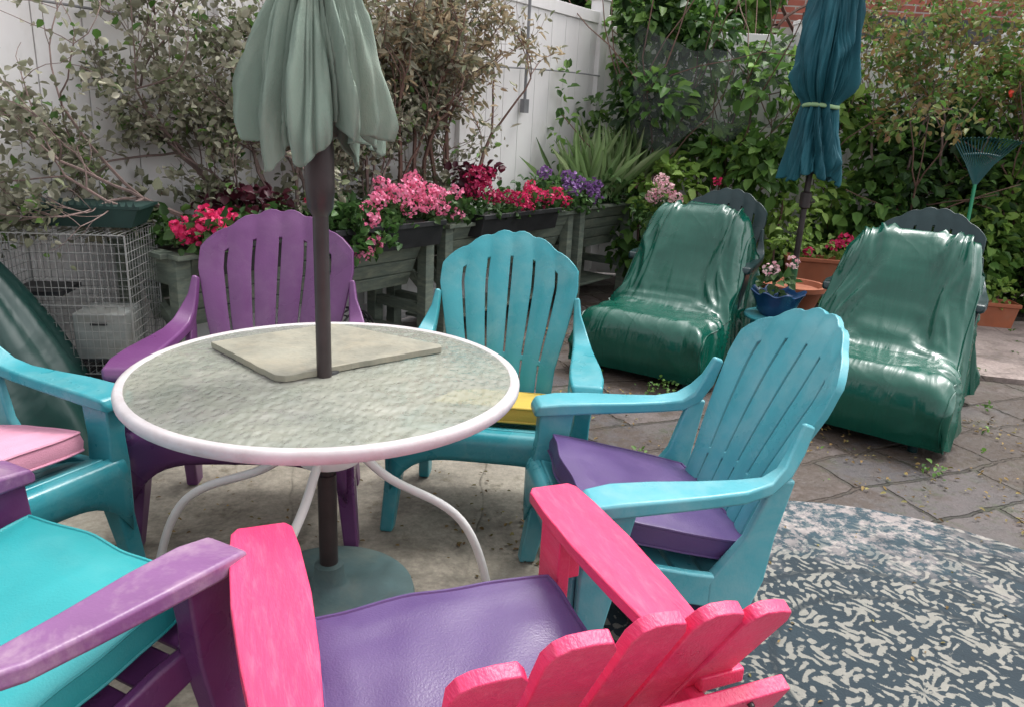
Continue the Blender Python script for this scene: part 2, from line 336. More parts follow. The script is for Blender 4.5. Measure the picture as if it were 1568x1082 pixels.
# ---------------------------------------------------------------- fence
fu=Vector((.58,.815,0)).normalized(); fn=Vector((-fu.y,fu.x,0)); F0=Vector((-1.05,4.68,0))
def fence(name,p0,u,length,h,side,first=0):
    m=MB(); rot=Matrix.Rotation(math.atan2(u.y,u.x),3,'Z'); nrm=Vector((-u.y,u.x,0))*side
    nb=int(length/.2)
    for i in range(nb):
        c=p0+u*(i+.5)*.2; m.box(c+Vector((0,0,h/2-.03)),(.197,.035,h-.1),rot)
    m.box(p0+u*length/2+nrm*.012+Vector((0,0,h/2)),(length,.012,h-.14),rot)
    for z in (.12,h-.04): m.box(p0+u*length/2+Vector((0,0,z)),(length,.06,.12 if z<1 else .09),rot)
    k=first
    while k*1.83<length+.1:
        c=p0+u*(min(k*1.83,length)); m.box(c+Vector((0,0,h/2+.05)),(.12,.12,h+.1),rot); m.box(c+Vector((0,0,h+.115)),(.14,.14,.03),rot); k+=1
    return m.obj(name,FENCE,bevel=.003,seg=1)
fence('vinyl_fence',F0-fu*6.3,fu,9.3,2.28,1)
cor=F0+fu*3.0
fence('vinyl_fence',cor+Vector((-.12,.05,0)),Vector((1,0,0)),9.15,2.20,1,1)
m=MB(); pc=F0+fu*1.72-fn*.06
m.tube([pc+Vector((0,0,1.5)),pc+Vector((0,0,2.5))],.012); m.box(pc+Vector((0,0,1.48)),(.06,.04,.1),Matrix.Rotation(math.atan2(fu.y,fu.x),3,'Z'))
m.tube([F0-fn*.07+fu*s+Vector((0,0,1.72-.03*math.sin((s+1)*1.3)+.05*s*.2)) for s in np.linspace(-4,2.8,30)],.006,6)
m.obj('electrical_cable',M('grey_conduit',(.2,.2,.21),.5))

# ---------------------------------------------------------------- brick building beyond
bb=empty('brick_building',(0,0,0))
m=MB(); m.box((10.6,14.5,4.5),(14,2,9)); m.obj('walls',BRICK,bb,smooth=False)
m=MB(); m.box((10.6,13.46,3.0),(14.2,.12,.12)); m.box((10.6,14.5,9.1),(14.4,2.4,.2)); m.obj('cornice',M('limestone',(.4,.37,.33),.8),bb,smooth=False)
m=MB(); m2=MB()
for i in range(5):
    for z in (5.6,8.0):
        m.box((5.2+i*2.6,13.49,z),(1.2,.08,1.6)); m2.box((5.2+i*2.6,13.44,z-.85),(1.4,.16,.1)); m2.box((5.2+i*2.6,13.44,z),(1.2,.05,.05))
m.obj('window_panes',M('window_glass',(.03,.04,.05),.1,bs=0),bb,smooth=False); m2.obj('window_sills',WHITEM,bb,smooth=False)
m=MB(); m.box((7.5,10.5,2.75),(8,.1,.28)); m.box((7.5,10.6,1.3),(8,.05,2.6)); m.obj('dark_shed_wall',M('dark_siding',(.05,.05,.055),.7),smooth=False)

# ---------------------------------------------------------------- adirondack resin chair
def interp(x,pts): return float(np.interp(x,[p[0] for p in pts],[p[1] for p in pts]))
def resin_chair(F,f,mat,sc=1.0,armmat=None,name='adirondack_chair'):
    root=empty(name,(F[0],F[1],.008),math.atan2(f[1],f[0])-math.pi/2,sc)
    armmat=armmat or mat
    W=[(0,.185),(.3,.2),(.5,.235),(.72,.268),(.86,.262),(1,.24)]
    slot=.052; sw=(2-5*slot)/6
    cols=[]
    for i in range(6):
        u0=-1+i*(sw+slot)
        for k in (0,.2,.5,.8,1): cols.append((u0+k*sw,k,i))
    rows=[0,.05,.1,.16,.22,.28,.335,.365,.42,.48,.54,.6,.66,.72,.78,.83,.87,.91,.945,.975,1]
    vs=[];fs=[]
    for v in rows:
        for (u,k,i) in cols:
            T=1-.17*abs(u)**2.2+.014*(1-(2*k-1)**2)-.012
            va=v*T; x=u*interp(va,W)
            y=-.40-.74*(.30*va+.09*va*va)+.045*u*u*(.3+va)
            z=.24+.74*(.96*va-.02*va*va)
            bul=.006*(1-(2*k-1)**2)*(1 if .08<v<.95 else .3)
            vs.append((x,y+bul,z+.3*bul))
    nc=len(cols)
    for r in range(len(rows)-1):
        mid=(rows[r]+rows[r+1])/2
        for c in range(nc-1):
            if cols[c][2]!=cols[c+1][2] and (.1<mid<.335 or .365<mid<.87): continue
            fs.append((r*nc+c,r*nc+c+1,(r+1)*nc+c+1,(r+1)*nc+c))
    b=MB(); b.add(vs,fs); b.obj('back_panel',mat,root,solid=.022,bevel=.004)
    a=MB()
    for s in (-1,1):
        secs=[((.316,.06,.535),(.040,0,0),(0,0,.010)),((.316,.045,.548),(.050,0,0),(0,0,.018)),((.314,-.02,.555),(.056,0,0),(0,0,.02)),((.31,-.12,.558),(.053,0,0),(0,0,.019)),
              ((.304,-.24,.558),(.044,0,0),(0,0,.018)),((.298,-.34,.56),(.036,0,0),(0,0,.018)),((.292,-.41,.57),(.030,0,.006),(0,.003,.018)),
              ((.283,-.455,.60),(.022,0,.012),(0,.012,.016)),((.272,-.485,.65),(.014,0,.008),(0,.018,.010)),((.266,-.51,.72),(.010,0,.002),(0,.016,.006))]
        q=[rect((c[0]*s,c[1],c[2]),(w[0]*s,w[1],w[2]),t) for c,w,t in secs]
        if s<0: q=[x[::-1] for x in q]
        a.loft(q)
    a.obj('arms',armmat,root,bevel=.009,seg=3)
    l=MB()
    for s in (-1,1):
        for S in ([((.314,-.015,.54),.030,.055),((.308,-.005,.44),.026,.05),((.302,.005,.36),.030,.052),((.304,.02,.2),.026,.036),((.322,.05,0),.022,.026)],
                  [((.278,-.46,.58),.012,.028),((.272,-.42,.42),.014,.04),((.272,-.37,.30),.02,.075),((.272,-.35,.17),.02,.05),((.28,-.38,0),.02,.032)]):
            q=[rect((c[0]*s,c[1],c[2]),(hx,0,0),(0,hy,0)) for c,hx,hy in S][::-1]
            l.loft(q)
        q=[rect((.276*s,y,z),(.014,0,0),(0,0,h)) for y,z,h in ((-.42,.25,.05),(-.25,.285,.045),(-.1,.325,.04),(.03,.345,.032))]
        l.loft(q)
    l.obj('legs',mat,root,bevel=.008,seg=2)
    st=MB()
    for i in range(5):
        y=.0-.087*i; z=.372-.028*i if i<3 else .316-.02*(i-2)
        ti=Matrix.Rotation(rd(16 if i<3 else 12),3,'X')
        st.box((0,y,z),(.53,.077,.02),ti)
    xs=np.linspace(-.31,.31,25)
    pv=[]
    for x in xs:
        zb=.285-.13*(abs(x)/.31)**5
        pv+= [(x,.035,.382),(x,.058,.368),(x,.066,.34),(x,.066,.335*.4+zb*.6),(x,.062,zb)]
    ff=[(i*5+j,i*5+j+1,(i+1)*5+j+1,(i+1)*5+j) for i in range(24) for j in range(4)]
    st.obj('seat_slats',mat,root,bevel=.006)
    ap=MB(); ap.add(pv,ff); ap.obj('front_apron',mat,root,solid=.014)
    return root
def cushion(parent,name,c,w,d,h,mat,tilt=0,seed=0,pipe=True):
    m=MB(); n=30; vs=[];fs=[]
    def P(u,v,sg):
        ru=u*math.sqrt(1-.10*v*v*abs(v)); rv=v*math.sqrt(1-.10*u*u*abs(u))
        e=max(abs(u),abs(v)); ed=(1-e**5)
        puff=h/2*(.62+.38*(1-(u*u)**1.5)*(1-(v*v)**1.5)) if e<1 else h/2*.62
        k=noise.noise(Vector((u*1.7+seed,v*1.7,sg)))*.010*ed+noise.noise(Vector((u*4+seed,v*4,sg)))*.004*ed
        wob=.008*noise.noise(Vector((u*2+seed,v*2,5)))*e
        rr=(1-min(1,abs(noise.noise(Vector((u*5+seed,v*5+3,sg))))*4))**2*.004*e*e*ed
        return (ru*w/2+wob,rv*d/2+wob,sg*puff+k+rr)
    for sg in (1,-1):
        o=len(vs)
        for i in range(n+1):
            for j in range(n+1): vs.append(P(math.sin(math.pi/2*(-1+2*i/n)),math.sin(math.pi/2*(-1+2*j/n)),sg))
        for i in range(n):
            for j in range(n):
                q=(o+i*(n+1)+j,o+(i+1)*(n+1)+j,o+(i+1)*(n+1)+j+1,o+i*(n+1)+j+1); fs.append(q if sg>0 else q[::-1])
    per=[(i,0) for i in range(n)]+[(n,j) for j in range(n)]+[(i,n) for i in range(n,0,-1)]+[(0,j) for j in range(n,0,-1)]
    N1=(n+1)**2; np_=len(per); o=len(vs)
    for (i,j) in per:
        a=Vector(vs[i*(n+1)+j]); b=Vector(vs[N1+i*(n+1)+j]); mid=(a+b)/2; mid.x*=1.02; mid.y*=1.02; vs.append(tuple(mid))
    for k in range(np_):
        k2=(k+1)%np_; a=per[k][0]*(n+1)+per[k][1]; b=per[k2][0]*(n+1)+per[k2][1]
        fs.append((a,o+k,o+k2,b)); fs.append((o+k,N1+a,N1+b,o+k2))
    m.add(vs,fs)
    if pipe:
        for off_ in (0,N1):
            pts=[Vector(vs[off_+i*(n+1)+j]) for i,j in per]; pts.append(pts[0]); m.tube(pts,.0042,6,False)
    o=m.obj(name,mat,parent); o.location=c; o.rotation_euler=(rd(tilt),0,0)
    for f in o.data.polygons: f.use_smooth=True
    return o

A=resin_chair((-.07,2.30),(-.08,-1),TEAL); cushion(A,'seat_cushion',(.0,-.2,.385),.44,.38,.075,CYEL,12,1)
B=resin_chair((-.83,2.17),(.10,-.99),PURP,1.05)
C=resin_chair((.18,1.83),(-.985,-.17),TEAL2,.97); cushion(C,'seat_cushion',(0,-.2,.405),.50,.46,.085,CPURP,14,2)
E=resin_chair((-.82,1.33),(.43,.9),PURP,1.0,PURPW); cushion(E,'seat_cushion',(0,-.2,.41),.50,.46,.09,CTEAL,10,3)
Fc=resin_chair((-1.27,1.68),(.9,-.43),TEAL,1.0); cushion(Fc,'seat_cushion',(0,-.21,.41),.49,.44,.08,CPINK,10,4)
m=MB(); m.lathe([(.02,.0),(.12,.0),(.15,.05),(.155,.15),(.14,.22),(.05,.25),(.01,.25)],28)
o=m.obj('storage_bag',M('dark_purple_cloth',(.035,.02,.07),.7,.2)); o.location=(.50,1.85,.01); o.scale=(1.0,.85,1.0)
for v in o.data.vertices:
    v.co+=Vector((1,.5,.3))*noise.noise(v.co*14)*.02

# ---------------------------------------------------------------- pink wooden chair
f=Vector((-.38,.925,0)).normalized()
D=empty('wooden_adirondack_chair',(-.17,1.395,.008),math.atan2(f.y,f.x)-math.pi/2)
m=MB()
for s in (-1,1):
    prof=[(.05,.045),(.03,.058),(-.05,.064),(-.2,.066),(-.36,.058),(-.5,.046),(-.6,.04)]
    poly=[(s*.315+w,y) for y,w in prof]+[(s*.315-w,y) for y,w in prof[::-1]]
    m.prism(poly[::-1],.530,.556)
m.obj('arms',PINKW,D,bevel=.004)
m=MB()
for s in (-1,1):
    m.box((s*.27,-.09,.27),(.028,.095,.518)); m.box((s*.302,-.09,.475),(.03,.06,.108))
    r=Matrix.Rotation(rd(14),3,'X'); m.box((s*.235,-.40,.25),(.026,.7,.11),r)
    m.box((s*.27,-.58,.30),(.026,.08,.46))
m.box((0,-.082,.33),(.50,.024,.12))
m.obj('legs_and_frame',PINKW,D,bevel=.004)
m=MB()
for i in range(5): m.box((0,-.11-.085*i,.37-.021*i),(.50,.075,.02),Matrix.Rotation(rd(14),3,'X'))
m.obj('seat_slats',PINKW,D,bevel=.004)
m=MB(); m.box((.01,-.655,.555),(.72,.024,.065),Matrix.Rotation(rd(25),3,'X')); m.box((0,-.55,.33),(.5,.024,.07),Matrix.Rotation(rd(25),3,'X'))
sl=[(-.33,.60),(-.215,.665),(-.095,.715),(.03,.735),(.145,.74),(.24,.735),(.325,.72)]
for x_,zt in sl:
    b=Vector((x_*.74,-.44,.27)); t=Vector((x_,-.665,zt)); ax=(t-b).normalized(); side=Vector((1,0,0)); side=(side-ax*side.dot(ax)).normalized(); nn=side.cross(ax)
    h=(t-b).length; w=.051 if x_<.1 else .043
    out=[(-w*.72,0),(w*.72,0),(w,h-.03),(w*.75,h-.006),(w*.2,h),(-w*.45,h),(-w*.8,h-.010),(-w,h-.034)]
    vs=[b+side*x+ax*y-nn*.011 for x,y in out]+[b+side*x+ax*y+nn*.011 for x,y in out]
    k=len(out); m.add(vs,[tuple(range(k))[::-1],tuple(range(k,2*k))]+[(j,(j+1)%k,(j+1)%k+k,j+k) for j in range(k)])
m.obj('back_slats',PINKW,D,bevel=.003)
m=MB()
for x_,zt in sl:
    for dz in (-.012,.014):
        p=Vector((x_*.93,-.672,.555+dz)); m.tube([p,p+Vector((0,-.008,-.003))],.005,8)
m.obj('screws',BLACKM,D)
cushion(D,'seat_cushion',(0,-.345,.385),.50,.47,.065,CPURP,10,5)

# ---------------------------------------------------------------- table
T=empty('patio_table',(-.49,1.90,.008))
m=MB(); m.lathe([(0.001,.675),(.492,.675),(.492,.683),(.001,.683)],72,cap=False); m.obj('glass_top',GLASS,T)
m=MB(); RR=.501
prof=[(.014,0),(.011,.008),(.005,.0115),(-.006,.0115),(-.013,.008),(-.014,-.006),(-.010,-.020),(.007,-.022),(.013,-.013)]
secs=[[((RR+a)*math.cos(t),(RR+a)*math.sin(t),.674+z) for a,z in prof] for t in np.linspace(0,2*math.pi,97)]
m.loft(secs,False); m.obj('rim',WHITEM,T)
m=MB()
angs=[5,95,171,262]; ext=[.46,.5,.56,.48]; bars=[8,95,172,247]
for a,e,ba in zip(angs,ext,bars):
    c,s=math.cos(rd(a)),math.sin(rd(a)); k=e/.48
    P=[(.05,.455),(.09,.445),(.125,.41),(.17,.37),(.24,.335),(.32,.30),(.39,.245),(.435,.16),(.46,.08),(.48,.0)]
    pts=[]
    for i in range(len(P)-1):
        for t in (0,.33,.66): pts.append(tuple(np.array(P[i])*(1-t)+np.array(P[i+1])*t))
    pts.append(P[-1])
    arr=np.array(pts)
    for _ in range(3): arr[1:-1]=(arr[:-2]+arr[1:-1]*2+arr[2:])/4
    m.tube([(r*k*c,r*k*s,z) for r,z in arr],.0125,12)
    c,s=math.cos(rd(ba)),math.sin(rd(ba))
    P2=[(.05,.46),(.10,.50),(.2,.58),(.34,.645),(.49,.655)]
    m.tube([(r*c,r*s,z) for r,z in P2],.011,10)
    m.box((.26*c,.26*s,.6675),(.46,.036,.012),Matrix.Rotation(rd(ba),3,'Z'))
m.lathe([(.045,.43),(.085,.43),(.088,.435),(.088,.462),(.084,.468),(.045,.468)],36)
m.obj('frame_legs',M('white_tube',(.80,.78,.77),.4,.1),T)
m=MB(); m.lathe([(.02,.684),(.032,.684),(.030,.689),(.02,.692)],24); m.obj('umbrella_ring',BLACKP,T)
m=MB(); sp=[(-.861,2.05),(-.60,1.80),(-.57,1.795),(-.40,1.955),(-.208,2.12),(-.215,2.145),(-.40,2.235),(-.555,2.315),(-.585,2.31),(-.73,2.18)]
fine=[]
for i in range(len(sp)):
    a,b=sp[i],sp[(i+1)%len(sp)]; k=max(1,int(math.dist(a,b)/.025))
    for q in range(k):
        x=a[0]+(b[0]-a[0])*q/k; y=a[1]+(b[1]-a[1])*q/k; fine.append((x+.005*noise.noise(Vector((x*25,y*25,1))),y+.005*noise.noise(Vector((x*25,y*25,7)))))
m.prism(fine,.693,.711); m.obj('stone_slab',STONE,bevel=.002)

# ---------------------------------------------------------------- umbrellas
def canopy(parent,prof,nf,mat,seed,amp=.45,hem=.03,twist=.6,name='canopy'):
    nt_,nz_=320,60; z0,z1=prof[0][0],prof[-1][0]; vs=[];fs=[]
    for j in range(nz_+1):
        q=(j/nz_)**1.25; z=z0+(z1-z0)*q
        Rr=interp(z,prof)
        for i in range(nt_):
            th=2*math.pi*i/nt_
            c_,s_=math.cos(th),math.sin(th)
            nn=noise.noise(Vector((c_*1.3+seed,s_*1.3,z*1.5)))
            n2=noise.noise(Vector((c_*3+seed,s_*3,z*.8+9)))
            n3=noise.noise(Vector((c_*8+seed,s_*8,z*2.0+4)))
            n4=noise.noise(Vector((c_*5,s_*5+seed,z*11)))
            thp=th+twist*(z-z0)+nn*.8
            rid=1-abs(math.sin(nf/2*thp))**1.6*(.75+.5*n2)
            rid2=1-abs(math.sin(nf*1.5*thp+seed+n2*3))
            am=amp*(1-.35*q)
            big=noise.noise(Vector((c_*.9+seed*3,s_*.9,z*2)))*.15
            r=Rr*(1-am+am*rid+.15*rid2*(.5+n2)+big*.8+.13*(1-min(1,abs(n3)*3.5))+.05*n4)
            curl=max(0,1-q*14)
            hz=hem*(rid*-.9+.5*math.sin(th*2+seed)+n2*1.4)*max(0,1-q*4)
            vs.append(((r-.012*curl*rid)*c_,(r-.012*curl*rid)*s_,z+hz))
    for j in range(nz_):
        for i in range(nt_): fs.append((j*nt_+i,j*nt_+(i+1)%nt_,(j+1)*nt_+(i+1)%nt_,(j+1)*nt_+i))
    m=MB(); m.add(vs,fs); o=m.obj(name,mat,parent,solid=.003); o.data.set_sharp_from_angle(angle=rd(180)); return o
U=empty('patio_umbrella',(-.49,1.865,.008))
m=MB(); m.tube([(0,0,.03),(0,0,.45),(0,0,1.15)],.0195,20); m.tube([(0,0,.02),(0,0,.40)],.026,20); m.tube([(0,0,1.0),(0,0,2.3)],.017,16)
m.lathe([(.02,1.10),(.032,1.12),(.036,1.17),(.036,1.26),(.03,1.30)],24)
m.obj('pole',BLACKM,U)
m=MB(); m.lathe([(.05,.0),(.235,.0),(.245,.01),(.24,.03),(.2,.042),(.06,.055),(.045,.07),(.04,.12),(.03,.125)],48); m.obj('base',TEALG,U)
canopy(U,[(1.285,.166),(1.32,.168),(1.40,.152),(1.5,.124),(1.58,.094),(1.66,.074),(1.8,.066),(2.0,.055),(2.25,.03)],9,SAGE,2.3,.50,.040,.5)
m=MB()
for k in range(8):
    a=2*math.pi*k/8; m.tube([(.03*math.cos(a),.03*math.sin(a),1.9),(.075*math.cos(a),.075*math.sin(a),1.34)],.004,6)
m.obj('ribs',BLACKM,U)
U2=empty('patio_umbrella',(1.82,4.9,0))
m=MB(); m.tube([(0,0,.1),(0,0,2.75)],.019,16); m.lathe([(.02,.92),(.035,.93),(.035,1.02),(.02,1.03)],16); m.tube([(0,0,.95),(.05,-.03,.97)],.007); m.obj('pole',BLACKM,U2)
m=MB(); m.tube([(0,0,.3),(0,0,.6)],.024,16); m.obj('pole_sleeve',M('green_pole',(.02,.12,.05),.5),U2)
m=MB(); m.lathe([(.05,.0),(.25,.0),(.25,.05),(.05,.08)],36); m.obj('base',BLACKP,U2)
canopy(U2,[(1.13,.18),(1.2,.17),(1.35,.14),(1.5,.11),(1.56,.098),(1.62,.15),(1.70,.182),(1.85,.175),(2.1,.135),(2.4,.09),(2.7,.03)],8,BLUEC,5.1,.48,.035,.8)
m=MB(); m.tube([(.100*math.cos(t),.100*math.sin(t),1.545+.006*math.sin(2*t)) for t in np.linspace(0,2*math.pi,40)],.013,8,False); m.obj('tie_strap',TIEM,U2)

# ---------------------------------------------------------------- covered loungers
def covered(F,f,seed):
    root=empty('covered_patio_chair',(F[0],F[1],0),math.atan2(f[1],f[0])-math.pi/2)
    pr=np.array([(.02,.05),(.045,.12),(.05,.24),(.02,.33),(-.05,.375),(-.18,.37),(-.32,.36),(-.41,.39),(-.48,.47),(-.57,.61),(-.68,.79),(-.77,.90),(-.85,.925),(-.94,.90),(-.99,.7),(-1.02,.35),(-1.05,.05)])
    NI,nu=150,140
    t=np.r_[0,np.cumsum(np.linalg.norm(np.diff(pr,axis=0),axis=1))]; tt=np.linspace(0,t[-1],NI)
    y=np.interp(tt,t,pr[:,0]); z=np.interp(tt,t,pr[:,1])
    for _ in range(7): y[1:-1]=(y[:-2]+2*y[1:-1]+y[2:])/4; z[1:-1]=(z[:-2]+2*z[1:-1]+z[2:])/4
    G=np.zeros((NI,nu,3))
    for i in range(NI):
        for j in range(nu):
            a=math.pi*j/(nu-1); ca,sa=math.cos(a),math.sin(a)
            zt=z[i]; hem=.06+.06*noise.noise(Vector((y[i]*5,ca*2,seed)))
            Wd=.40-.085*(zt/.9)+.02*noise.noise(Vector((y[i]*3,seed,2)))
            e=.28
            xx=math.copysign(abs(ca)**e,ca); zz=max(sa,0)**e
            zf=min(hem,zt)+(zt-min(hem,zt))*zz
            flare=1+.11*(1-zz)**1.2*(zt/.5 if zt<.5 else 1)
            sag=-.03*(1-xx*xx)*max(0,min(1,(-y[i]-.4)/.2))*(1 if y[i]>-.85 else 0)
            G[i,j]=(-xx*Wd*flare,y[i]+(.02*(1-zz) if y[i]>-.2 else -.0)+sag*.6,zf)
    du=np.gradient(G,axis=0); dv=np.gradient(G,axis=1); nr=np.cross(du,dv); nr/=np.maximum(np.linalg.norm(nr,axis=2,keepdims=True),1e-6)
    if nr[75,nu//2,2]<0: nr=-nr
    sm=lambda v:max(0,min(1,v))
    for i in range(NI):
        for j in range(nu):
            x,yy,zz=G[i,j]; s=tt[i]; side=sm((abs(x)-.26)/.08)
            back=sm((-yy-.36)/.15)*(1 if yy>-.9 else .6)
            n1=noise.noise(Vector((x*3,s*2,seed)))
            fx=x*(1.0+.7*(zz-.4))
            n2=noise.noise(Vector((fx*9+n1*1.5,s*1.3,seed+4))); n3=noise.noise(Vector((fx*22+n1*2,s*2.4,seed+9)))
            r1=(1-min(1,abs(n2)*3.4))**1.6; r3=(1-min(1,abs(n3)*3))**1.5
            d=back*(1-side)*(.026*r1+.012*r3-.006)
            m1=noise.noise(Vector((yy*8+zz*5,zz*1.6,seed+x*.5))); m2=(1-min(1,abs(m1)*3))**1.4; m3=noise.noise(Vector((yy*19+zz*7,zz*3,seed)))
            d+=side*(.032*m2+.010*m3)*sm(zz/.12+.3)
            k1=noise.noise(Vector((x*4+s*2,s*6+x*4,seed+2))); k2=(1-min(1,abs(k1)*3.5))**1.6
            crease=math.exp(-((yy+.40)/.07)**2)
            d+=(1-back)*(1-side)*(.005*k2+.001*n3)+crease*(1-side)*.012*(1-min(1,abs(noise.noise(Vector((x*7,s*12,seed+5))))*3))
            G[i,j]+=nr[i,j]*d
            G[i,j,2]=max(G[i,j,2],.012)
    m=MB(); m.add(G.reshape(-1,3).tolist(),[(i*nu+j,i*nu+j+1,(i+1)*nu+j+1,(i+1)*nu+j) for i in range(NI-1) for j in range(nu-1)])
    o=m.obj('vinyl_cover',GCOV,root); o.data.set_sharp_from_angle(angle=rd(180))
    m=MB()
    for j in (int(nu*.17),int(nu*.83)):
        m.tube([Vector(G[i,j])+Vector(nr[i,j])*.003 for i in range(3,128,2)],.0035,6)
    m.obj('piping',GCOV,root)
    m=MB()
    for sx in (-1,1):
        for yy in (-.05,-.85): m.tube([(sx*.27,yy,0),(sx*.27,yy,.3)],.022,8)
    m.obj('chair_legs',DKGRN,root)
    return root
G1=covered((.70,4.02),(-.52,-.85),1.0); G2=covered((1.62,3.33),(-.58,-.81),7.0)
def off(F,f,k):
    v=Vector((f[0],f[1])).normalized(); return (F[0]-v.x*k,F[1]-v.y*k)
resin_chair(off((.70,4.02),(-.52,-.85),.70),(-.52,-.85),DKGRN,1.06)
resin_chair(off((1.62,3.33),(-.58,-.81),.70),(-.58,-.81),DKGRN,1.06)
m=MB(); nu=90; secs=[]
for q in np.linspace(0,1,40):
    ring=[]
    for i in range(nu):
        th=2*math.pi*i/nu; r=.5*(1-q**1.6*.82)*(1+.10*noise.noise(Vector((math.cos(th)*3,math.sin(th)*3,q*1.2)))+.05*abs(math.sin(th*7+2*q)))
        ring.append((r*math.cos(th),r*math.sin(th)*.8,.01+.84*q+.02*math.sin(th*3)))
    secs.append(ring)
m.loft(secs); o=m.obj('covered_grill',GCOV2); o.location=(-2.12,2.72,0)

# ---------------------------------------------------------------- planters
pu=Vector((.58,.815,0)).normalized(); pn=Vector((-pu.y,pu.x,0)); P0=Vector((-1.43,3.10,0)); prz=math.atan2(pu.y,pu.x)
def PL(s,o,z): return P0+pu*s+pn*o+Vector((0,0,z))
def planter(s0,ln,ztop,dep=.5):
    root=empty('raised_planter_bed',PL(s0,0,0),prz)
    m=MB()
    for x in (.035,ln-.035):
        for y in (.035,dep-.035): m.box((x,y,(ztop-.01)/2),(.07,.07,ztop-.01))
        m.box((x,dep/2,ztop-.07),(.055,dep-.15,.12)); m.box((x,dep/2,.25),(.05,dep-.15,.06))
        r=Matrix.Rotation(rd(38),3,'X'); m.box((x+.002,.16,ztop-.28),(.03,.36,.05),r)
    for k in range(4):
        yy=.02+.04*k; zz=ztop-.05-.085*k
        m.box((ln/2,yy,zz),(ln-.15,.02,.083),Matrix.Rotation(rd(24),3,'X')); m.box((ln/2,dep-yy,zz),(ln-.15,.02,.083),Matrix.Rotation(rd(-24),3,'X'))
    m.box((ln/2,.0,ztop+.002),(ln+.02,.08,.022)); m.box((ln/2,dep,ztop+.002),(ln+.02,.08,.022))
    m.box((.0,dep/2,ztop+.002),(.08,dep-.085,.022)); m.box((ln,dep/2,ztop+.002),(.08,dep-.085,.022))
    m.box((ln/2,dep/2,.12),(ln-.15,.3,.02))
    m.obj('boards',PLANT,root,bevel=.003)
    m=MB(); m.box((ln/2,dep/2,ztop-.06),(ln-.1,dep-.1,.06)); m.obj('soil',SOIL,root,smooth=False)
planter(0,1.62,.74); planter(1.72,1.45,.74); planter(3.27,.85,.76)
def winbox(s0,ln,z,o=-.10):
    root=empty('window_box_planter',PL(s0,o,z),prz)
    secs=[[(x,.02,-.14),(x,.12,-.14),(x,.15,0),(x,-.01,0)] for x in (0,ln)]
    m=MB(); m.loft([q[::-1] for q in secs]); m.box((ln/2,-.012,-.01),(ln+.02,.014,.03)); m.obj('box',BLACKP,root,bevel=.004)
winbox(.12,.4,.80); winbox(.78,.8,.80); winbox(1.95,.85,.80)

def scatter_pl(name,n,s0,s1,o0,o1,z0,z1,size,mat,up=.3):
    s=rng.uniform(s0,s1,n); o=rng.uniform(o0,o1,n); z=z0+(z1-z0)*rng.beta(1.3,1.6,n)
    cl=np.array([noise.noise(Vector((a*5,b*5,c*6))) for a,b,c in zip(s,o,z)]); k=cl>-.08
    s,o,z=s[k],o[k],z[k]; P=np.outer(s,pu)+np.outer(o,pn)+np.array(P0); P[:,2]=z
    c=len(P); L_=rng.uniform(.7,1.3,c)*size
    return leaves(name,P,rdir(c,up),rdir(c,1.2),L_,L_*.75,mat)
scatter_pl('geranium_foliage',3600,.0,3.2,-.12,.4,.76,.92,.05,LF_PLNT)
scatter_pl('geranium_foliage',420,.82,1.15,-.18,-.04,.66,.95,.045,LF_PLNT)
scatter_pl('geranium_foliage',1300,2.9,4.3,-.15,.4,.76,1.02,.05,LF_PLNT)
scatter_pl('coleus_plant',300,.3,.75,.0,.35,.8,1.0,.055,LF_BURG)
scatter_pl('coleus_plant',200,2.0,2.3,.0,.3,.9,1.08,.055,LF_BURG)
def blooms(name,heads,mat,pet=.02,per=70):
    P=[];Dd=[];Ls=[]
    for (c,r) in heads:
        k=int(per*(r/.05)**2); d=rdir(k,.15); P.append(np.array(c)+d*r*rng.uniform(.75,1.05,(k,1))*np.array([1,1,.8])); Dd.append(unit(d*.5+rdir(k)*.9)); Ls.append(d)
    P=np.concatenate(P);Dd=np.concatenate(Dd);Nn=np.concatenate(Ls); c=len(P); l=rng.uniform(.8,1.3,c)*pet
    return leaves(name,P,Dd,Nn,l,l*.95,mat,droop=.2,fold=.15)
def hd(lst): return [(PL(s,o,z),r) for s,o,z,r in lst]
blooms('geranium_flowers',hd([(.13,-.05,.86,.065),(.2,-.12,.82,.055),(.06,-.02,.83,.05),(.02,-.03,.87,.04),(.25,0,.9,.035),(.17,.02,.9,.045),(.72,.0,.95,.03)]),PET_HOT)
blooms('geranium_flowers',hd([(1.0,-.13,.72,.05),(.93,-.14,.68,.04),(1.02,-.1,.84,.045),(1.12,-.05,.93,.05),(1.25,-.08,.96,.06),(1.38,-.05,.98,.065),(1.5,-.06,.95,.065),(1.42,-.12,.9,.05),(1.62,-.05,.93,.055),(1.3,-.1,.88,.045),(1.7,-.1,.83,.035),(1.55,-.1,.87,.045),(1.75,-.04,.95,.04),(1.02,-.05,.9,.035),(1.2,0,1.0,.05),(1.45,.02,1.02,.05)]),PET_LP)
blooms('geranium_flowers',hd([(2.0,0,1.03,.07),(2.08,.02,.97,.06),(1.98,.0,.94,.06),(2.1,-.05,.9,.05),(2.28,-.05,.9,.05),(2.15,.05,1.04,.055)]),PET_CR)
blooms('geranium_flowers',hd([(2.35,-.08,.88,.055),(2.5,-.08,.9,.06),(2.65,-.08,.87,.06),(2.8,-.06,.9,.055),(2.42,-.1,.83,.04),(2.9,-.08,.84,.05),(2.58,0,.95,.04)]),PET_HOT)
blooms('petunia_flowers',hd([(3.0,-.06,.92,.06),(3.12,-.06,.95,.06),(3.22,-.05,.9,.06),(3.35,-.05,.94,.055),(3.05,.0,1.0,.05),(3.3,-.1,.86,.05),(2.9,.1,1.02,.045)]),PET_PU,.024,60)
